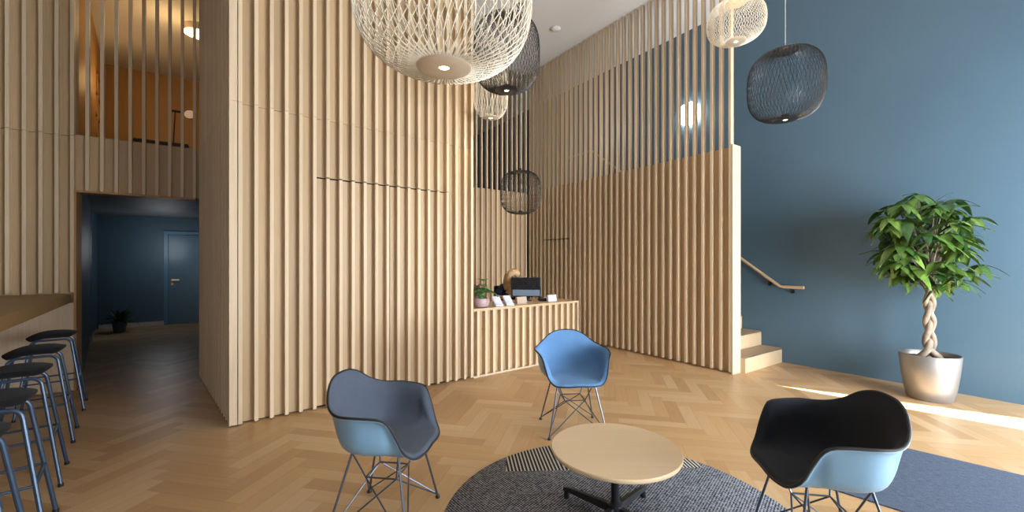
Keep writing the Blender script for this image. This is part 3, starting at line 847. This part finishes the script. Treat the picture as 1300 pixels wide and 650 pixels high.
# ------------------------------------------------------------------ bar counter and stools
bd = V2(1.606, -1.94); bd /= np.linalg.norm(bd); bn = V2(-.7703, -.6377); bn = V2(bd[1], -bd[0])
if bn[0] > 0: bn = -bn
b0 = LW + LDIR * -.02 - LN * .002
bar = thing('bar_counter', 'thick oak bar counter along the left side', 'counter', (0, 0, 0))
m = MB()
p1 = b0; p2 = b0 + bd * 4.4; p3 = p2 + bn * .62; p4, _ = cross(p3, bd, b0, LDIR)
m.prism([tuple(p) for p in (p1, p2, p3, p4)], .965, 1.06); m.build('countertop', OAK_DARK, bar, smooth=False)
m = MB(); q = b0 + bd * 4.12 + bn * .15
m.obox((*q, 0), (*(bd * .05), 0), (*(bn * .42), 0), (0, 0, .965)); m.build('support_panel', OAK_PALE, bar, smooth=False)

def make_stool(label, loc, rz):
    o = thing('bar_stool', label, 'bar stool', loc, rz, 'bar stools at the counter')
    # local: x = toward the counter-facing row direction (sideways), y = along the row
    m = MB(); SZ = .745
    NX, NY = 17, 13; V = []; fs = []
    for lay in (0, 1):
        for i in range(NX):
            for j in range(NY):
                a = -1 + 2 * i / (NX - 1); b = -1 + 2 * j / (NY - 1)
                # squircle mapping
                x = a * math.sqrt(1 - .38 * b * b) * .166; y = b * math.sqrt(1 - .38 * a * a) * .150
                e = max(abs(a), abs(b))
                top = SZ + .008 - (.050 * abs(a) ** 2.5 if a < 0 else .018 * a ** 3) - .012 * abs(b) ** 3
                th = .050 * (1 - e ** 5) + .010
                V.append((x, y, top - (th if lay == 0 else 0)))
    q = NX * NY
    for i in range(NX - 1):
        for j in range(NY - 1):
            A = i * NY + j
            fs.append((A, A + 1, A + NY + 1, A + NY)); fs.append((q + A, q + A + NY, q + A + NY + 1, q + A + 1))
    bd_ = [(i, 0) for i in range(NX)] + [(NX - 1, j) for j in range(1, NY)] + [(i, NY - 1) for i in range(NX - 2, -1, -1)] + [(0, j) for j in range(NY - 2, 0, -1)]
    for t in range(len(bd_)):
        A = bd_[t][0] * NY + bd_[t][1]; u = bd_[(t + 1) % len(bd_)]; B = u[0] * NY + u[1]
        fs.append((A, B, q + B, q + A))
    m.add(V, fs); m.build('seat', SEAT_DARK, o, angle=60)
    zt = .69
    for sy in (-1, 1):
        # U-frame: the top run under the seat belongs to it
        m = MB()
        pts = [(-.215, sy * .195, 0.012), (-.130, sy * .115, zt - .06)]
        pts += [(-.130 + .055 * (1 - math.cos(a)), sy * (.115 - .004 * a), zt - .06 + .05 * math.sin(a)) for a in np.linspace(.2, PI / 2, 6)]
        pts += [(0.130 - .055 * (1 - math.cos(a)), sy * (.115 - .004 * a), zt - .06 + .05 * math.sin(a)) for a in np.linspace(PI / 2, .2, 6)]
        pts += [(.130, sy * .115, zt - .06), (.215, sy * .195, .012)]
        m.tube(pts, .0105, 10); m.build('leg_frame', STOOL_BLUE, o)
    def lp(sx, sy, z): k = (zt - .06 - z) / (zt - .072); return (sx * (.130 + .085 * k), sy * (.115 + .08 * k), z)
    m = MB(); m.tube([lp(1, -1, .30), lp(1, 1, .30)], .009, 8); m.build('footrest', STOOL_BLUE, o)
    m = MB(); m.tube([lp(-1, -1, .30), lp(-1, 1, .30)], .007, 8); m.tube([lp(-1, -1, .30), lp(1, -1, .30)], .007, 8); m.tube([lp(-1, 1, .30), lp(1, 1, .30)], .007, 8); m.build('stretcher', STOOL_BLUE, o)
    for sx in (-1, 1):
        for sy in (-1, 1): m = MB(); m.lathe([(.014, 0), (.014, .016), (.011, .02)], 12, (sx * .215, sy * .195, 0)); m.build('foot_cap', BLACK, o)
    return o
srz = math.atan2(.68, .73)                                  # local x points away from the counter
s1 = make_stool('dark bar stool with blue legs farthest along the counter, by the passage', (-4.335, 3.94, 0), srz)
for (x, y), lb in zip(((-3.70, 3.24), (-3.11, 2.605), (-2.58, 2.05), (-2.16, 1.585)),
                      ('second bar stool from the passage, dark seat and blue legs', 'third bar stool from the passage, middle of the row',
                       'fourth bar stool from the passage, cut by the left picture edge', 'nearest bar stool, mostly outside the left picture edge')):
    dup(s1, (x, y, 0), srz, lb)

# ------------------------------------------------------------------ rug, mat, table
rg = MB(); rg.lathe([(.968, 0), (.973, .003), (.968, .006), (.001, .006)], 96)
o = rg.build('round_rug', RUG); o.location = (.59, 2.255, .0); tag(o, 'round dark woven rug with striped patches under the low table', 'rug')
m = MB(); a = V2(2.02, 2.525); b = V2(2.915, 3.20) 
dm = V2(.66, -.75)
dirn = V2(.690, -.724)
pa = V2(2.02, 2.515); pb = V2(2.86, 3.235)
m.prism([tuple(pa - dirn * .12), tuple(pb - dirn * .26), tuple(pb + dirn * 2.3), tuple(pa + dirn * 2.3)], 0, .008)
o = m.build('door_mat', MATM, smooth=False); tag(o, 'dark blue-grey entrance mat on the floor at right', 'mat')

tb = thing('coffee_table', 'low round oak table on a black star base on the rug', 'table', (.555, 2.25, .006))
TR = .342
m = MB(); m.lathe([(.001, .372), (TR - .012, .372), (TR - .003, .378), (TR, .385), (TR, .393), (TR - .004, .398), (.001, .398)], 96); m.build('table_top', OAK_TABLE, tb)
m = MB(); m.lathe([(.09, .364), (.09, .372)], 24); m.lathe([(.021, .06), (.021, .33), (.045, .364)], 24); m.build('column', BLACK, tb)
m = MB(); m.lathe([(.035, .035), (.045, .06), (.04, .095), (.022, .11)], 24); m.build('hub', BLACK, tb)
for k in range(4):
    a = math.radians(46 + 90 * k); ca, sa = math.cos(a), math.sin(a)
    V = []; n = 9; m = MB()
    for i in range(n):
        t = i / (n - 1); r = .02 + .318 * t; w = .024 - .008 * t; zt_ = .088 - .022 * t; zb = .05 - .005 * t
        if i == n - 1: zt_ -= .006
        for sx, z in ((-w, zb), (w, zb), (w * .6, zt_), (-w * .6, zt_)): V.append((r * ca - sx * sa, r * sa + sx * ca, z))
    fs = [(3, 2, 1, 0), tuple((n - 1) * 4 + q for q in range(4))]
    for i in range(n - 1):
        for q in range(4): fs.append((i * 4 + q, i * 4 + (q + 1) % 4, i * 4 + 4 + (q + 1) % 4, i * 4 + 4 + q))
    m.add(V, fs); lg = m.build('leg', BLACK, tb)
    m = MB(); r = .322; m.lathe([(.015, 0), (.017, .006), (.014, .05)], 16, (r * ca, r * sa, 0)); m.build('glide', BLACK, lg)

# ------------------------------------------------------------------ armchairs
RIM = [(0, 0, .290, .425), (18, .115, .288, .422), (34, .198, .258, .428), (46, .245, .215, .480), (54, .266, .185, .560), (61, .285, .150, .640), (70, .306, .105, .682), (95, .325, -.045, .695),
       (112, .312, -.135, .695), (126, .280, -.200, .708), (140, .228, -.252, .745), (154, .160, -.290, .805), (167, .085, -.312, .838), (180, 0, -.318, .846)]
RIM = [(t, x * .965, y * .868, .412 + (z - .412) * .87) for t, x, y, z in RIM]
th_c = np.array([r[0] for r in RIM], float)
def rim(th):
    s = 1 if th <= 180 else -1; t = th if th <= 180 else 360 - th
    i = max(0, min(len(RIM) - 2, int(np.searchsorted(th_c, t) - 1)))
    P = [np.array(RIM[k][1:], float) if 0 <= k < len(RIM) else None for k in (i - 1, i, i + 1, i + 2)]
    if P[0] is None: P[0] = np.array(RIM[1][1:]) * np.array([-1, 1, 1])
    if P[3] is None: P[3] = np.array(RIM[-2][1:]) * np.array([-1, 1, 1])
    u = (t - th_c[i]) / (th_c[i + 1] - th_c[i])
    q = .5 * (2 * P[1] + (P[2] - P[0]) * u + (2 * P[0] - 5 * P[1] + 4 * P[2] - P[3]) * u * u + (3 * P[1] - P[0] - 3 * P[2] + P[3]) * u ** 3)
    return q * np.array([s, 1, 1])
PF = catmull([(0, 0), (.35, -.1), (.65, -.05), (.88, .6), (1, 1)], 8)
PA = catmull([(0, 0), (.33, .0), (.60, .035), (.78, .17), (.865, .42), (.895, .70), (.925, .90), (.965, .985), (1, 1.0)], 6)
PB = catmull([(0, 0), (.30, .0), (.55, .04), (.72, .16), (.83, .40), (.905, .66), (.96, .87), (1, 1)], 6)
def resamp(P, n):
    d = np.r_[0, np.cumsum(np.linalg.norm(np.diff(P, axis=0), axis=1))]; d /= d[-1]
    x = np.linspace(0, 1, n); return np.stack([np.interp(x, d, P[:, 0]), np.interp(x, d, P[:, 1])], 1)
NSH, NTH = 20, 96
PF, PA, PB = (resamp(P, NSH) for P in (PF, PA, PB))
CEN = np.array([0, .015, .428])
def smooth01(x): x = min(1, max(0, x)); return x * x * (3 - 2 * x)
G = np.zeros((NTH, NSH, 3))
for i in range(NTH):
    th = 360 * i / NTH; t = th if th <= 180 else 360 - th
    R = rim(th)
    wa = smooth01((t - 25) / 30); wb = smooth01((t - 118) / 35)
    P = PF * (1 - wa) + PA * wa; P = P * (1 - wb) + PB * wb
    for j in range(NSH):
        h, v = P[j]; G[i, j] = (CEN[0] + (R[0] - CEN[0]) * h, CEN[1] + (R[1] - CEN[1]) * h, CEN[2] + (R[2] - CEN[2]) * v)
dT = np.roll(G, -1, 0) - np.roll(G, 1, 0); dS = np.gradient(G, axis=1)
NG = np.cross(dS, dT); NG[:, 0] = (0, 0, 1)
NG /= np.linalg.norm(NG, axis=2)[:, :, None] + 1e-9
if NG[NTH // 4, NSH // 3][2] < 0: NG[:, 1:] *= -1
def shell_mesh(o0, o1, trim=0, puff=0):
    """closed skin between offsets o0 (outer) and o1 (inner)"""
    m = MB(); V = []; fs = []
    js = NSH - trim
    for lay, off in ((0, o0), (1, o1)):
        V.append(G[0, 0] + np.array([0, 0, 1]) * off)
        for i in range(NTH):
            for j in range(1, js):
                e = off + (puff * min(1, (js - 1 - j) / 3.0) if lay == 1 else 0)
                V.append(G[i, j] + NG[i, j] * e)
    nl = 1 + NTH * (js - 1)
    def id(lay, i, j): return lay * nl + (0 if j == 0 else 1 + (i % NTH) * (js - 1) + j - 1)
    for i in range(NTH):
        for j in range(js - 1):
            A = [(id(0, i, j)), id(0, i, j + 1), id(0, i + 1, j + 1), id(0, i + 1, j)]
            B = [id(1, i, j), id(1, i + 1, j), id(1, i + 1, j + 1), id(1, i, j + 1)]
            if j == 0: A = A[:3]; B = [B[0]] + B[2:]
            fs.append(tuple(A)); fs.append(tuple(B))
        fs.append((id(0, i, js - 1), id(1, i, js - 1), id(1, i + 1, js - 1), id(0, i + 1, js - 1)))
    m.add(V, fs); return m
def make_chair(label, loc, rz, fab):
    o = thing('armchair', label, 'armchair', loc, rz, 'tub armchairs around the low table')
    shell_mesh(-.006, 0).build('shell', SHELL, o, angle=60)
    shell_mesh(.0005, .006, 0, .012).build('upholstery', fab, o, angle=60)
    m = MB(); m.tube([G[i, -1] + NG[i, -1] * .002 for i in range(NTH)], .0062, 8, closed=True); m.build('piping', PIPING, o)
    feet = {(sx, sy): (sx * .235, sy * .215 - .01, .012) for sx in (-1, 1) for sy in (-1, 1)}
    top = {(sx, sy): (sx * .150, sy * .125, .420) for sx in (-1, 1) for sy in (-1, 1)}
    rg_ = {(sx, sy): (sx * .085, sy * .085, .265) for sx in (-1, 1) for sy in (-1, 1)}
    for k in feet:
        sx, sy = k; m = MB()
        m.tube([top[k], feet[k]], .0062, 8)
        f = feet[k]
        m.tube([(f[0] - sx * .006, f[1], f[2] + .012), rg_[(-sx, sy)]], .0042, 6)
        m.tube([(f[0], f[1] - sy * .006, f[2] + .012), rg_[(sx, -sy)]], .0042, 6)
        lg = m.build('leg', CHAIR_WIRE, o)
        m = MB(); m.lathe([(.013, 0), (.014, .006), (.010, .018)], 14, (f[0], f[1], 0)); m.build('glide', BLACK, lg)
    m = MB(); ks = [(-1, -1), (1, -1), (1, 1), (-1, 1)]
    for a in range(4):
        m.tube([rg_[ks[a]], rg_[ks[(a + 1) % 4]]], .0045, 6)
        m.tube([rg_[ks[a]], top[ks[a]]], .0045, 6)
        m.tube([top[ks[a]], top[ks[(a + 1) % 4]]], .005, 6)
    m.build('wire_base', CHAIR_WIRE, o)
    return o
# local +y = facing direction
make_chair('slate upholstered tub armchair left of the rug, pale blue shell', (-.678, 2.28, 0), math.radians(-98), FAB_GREY)
make_chair('bright blue tub armchair behind the low table, facing forward', (.51, 3.515, 0), math.radians(185), FAB_BLUE)
make_chair('black upholstered tub armchair right of the low table, pale blue shell', (1.435, 1.945, .0062), math.radians(80), FAB_BLACK)

# ------------------------------------------------------------------ money tree
c = (4.29, 4.29)
mt = thing('money_tree', 'tall braided-trunk tree in a champagne metal pot by the blue wall', 'plant', (c[0], c[1], 0))
m = MB(); m.lathe([(.165, 0), (.175, .006), (.20, .12), (.222, .28), (.238, .455), (.232, .463), (.224, .455), (.210, .40)], 56, cap1=True); m.build('pot', POT_METAL, mt, angle=50)
m = MB(); m.lathe([(.001, .425), (.12, .422), (.215, .415)], 32, cap1=False); m.build('soil', SOIL, mt)
TOP = 1.30
for k in range(3):
    pts = []; rr = []
    for i in range(80):
        t = i / 79; z = .41 + (TOP - .41) * t
        ph = 2 * PI * k / 3 + 2 * PI * 1.55 * t
        A = .030 + .055 * max(0, 1 - t / .22) ** 1.5
        pts.append((A * math.sin(ph), .55 * A * math.sin(2 * ph) if t > .0 else 0, z)); rr.append(.030 - .010 * t)
    m = MB(); m.tube(pts, rr, 12); m.build('trunk', BARK, mt)
rng = np.random.default_rng(23)
br = MB(); fo = MB()
tips = []
NT_ = 70
for k in range(NT_):
    a = 2 * PI * (k * .618) + rng.uniform(-.25, .25)
    el = 1 - 2 * (k + .5) / NT_
    R = .37 * math.sqrt(max(.04, 1 - (abs(el) * .9) ** 2.4)) * (rng.uniform(.35, 1.0) if k % 3 else rng.uniform(.85, 1.0))
    z = 1.68 + .36 * el + rng.uniform(-.05, .05)
    tips.append(np.array([R * math.cos(a) - .07, R * math.sin(a) + .0, z + .02]))
for a, R, z in ((2.6, .20, 1.26), (3.6, .12, 1.22), (.1, .24, 1.24), (-.5, .20, 1.20), (4.3, .22, 1.28), (1.2, .2, 1.3), (5.0, .26, 1.3), (2.2, .34, 1.36), (3.2, .36, 1.4), (5.6, .34, 1.38), (4.6, .12, 1.18)):
    tips.append(np.array([R * math.cos(a), R * math.sin(a), z]))
for t in tips:
    b = np.array([t[0] * .06, t[1] * .06, min(TOP, max(1.12, t[2] - .38))])
    mid = b * .5 + t * .5 + np.array([0, 0, .05])
    pts = catmull([b, mid, t], 5)
    br.tube(pts, np.linspace(.008, .0022, len(pts)), 6)
    out = np.array([t[0] + .02, t[1], .10]); out /= np.linalg.norm(out)
    side = np.cross(out, (0, 0, 1)); side /= np.linalg.norm(side)
    nl = rng.integers(5, 8)
    for q in range(nl):
        an = (q - (nl - 1) / 2) * (2 * PI / nl) * .9 + rng.uniform(-.2, .2)
        d = out * math.cos(an) + side * math.sin(an) + np.array([0, 0, rng.uniform(-.55, .15)])
        ln = rng.uniform(.15, .25) * (1 if abs(an) < 1.5 else .75)
        leaf(fo, t, d, ln, ln * rng.uniform(.36, .50), rng.uniform(.25, .85), rng.uniform(-.12, .16))
br.build('branch', BARK, mt); fo.build('foliage', LEAF, mt, angle=80)

# plant in the corridor ----------------------------------------------------------------------------
o = thing('potted_plant', 'small arching plant in a slate pot at the end of the corridor', 'plant', (-7.86, 8.36, 0))
m = MB(); m.lathe([(.085, 0), (.09, .005), (.115, .22), (.108, .22), (.10, .19)], 32); m.build('pot', POT_DARK, o)
m = MB()
for k in range(40):
    a = rng.uniform(0, 2 * PI); e = rng.uniform(.1, 1.3)
    d = np.array([math.cos(a) * math.cos(e), math.sin(a) * math.cos(e), math.sin(e)])
    leaf(m, np.array([.03 * math.cos(a), .03 * math.sin(a), .19 + .1 * rng.uniform(0, 1)]), d, rng.uniform(.22, .36), .075, rng.uniform(.3, .9) * math.cos(e), .12)
m.build('foliage', LEAF3, o, angle=80)

# ------------------------------------------------------------------ loft desk and lamp
ld_ = thing('loft_desk', 'dark desk seen over the loft parapet through the slats', 'desk', (-5.95, 7.22, 2.79), math.atan2(LDIR[1], LDIR[0]))
m = MB(); m.obox((-.42, -.30, .58), (.72, 0, 0), (0, .6, 0), (0, 0, .045)); m.build('desk_top', BLACK, ld_, bevel=.004)
for sx in (-.38, .25):
    for sy in (-.28, .26): m = MB(); m.obox((sx, sy, 0), (.03, 0, 0), (0, .03, 0), (0, 0, .58)); m.build('leg', BLACK, ld_, smooth=False)
lm = thing('desk_lamp', 'black jointed desk lamp standing on the loft desk', 'lamp', (-5.84, 7.20, 2.79 + .626))
m = MB(); m.lathe([(.09, 0), (.09, .012), (.02, .018)], 28); m.build('base', BLACK, lm)
m = MB(); m.tube([(0, 0, .018), (.03, 0, .575)], .009, 8); m.tube([(-.05, 0, .605), (.04, 0, .590), (.28, .01, .555)], [.016, .020, .014], 8); m.build('arm', BLACK, lm)
m = MB(); m.tube([(.24, .01, .585), (.275, -.01, .555), (.315, -.04, .52)], [.025, .045, .085], 18); m.build('shade', BLACK, lm)
m = MB(); m.tube([(.316, -.042, .518), (.319, -.044, .515)], [.08, .07], 18); m.build('bulb', emit('desk_lamp_glow', (1, .66, .42, 1), .3), lm)

# ------------------------------------------------------------------ view
SC.view_settings.view_transform = 'Standard'
SC.view_settings.look = 'None'
SC.view_settings.exposure = 0.08
SC.view_settings.gamma = 1.0
SC.view_settings.use_curve_mapping = False
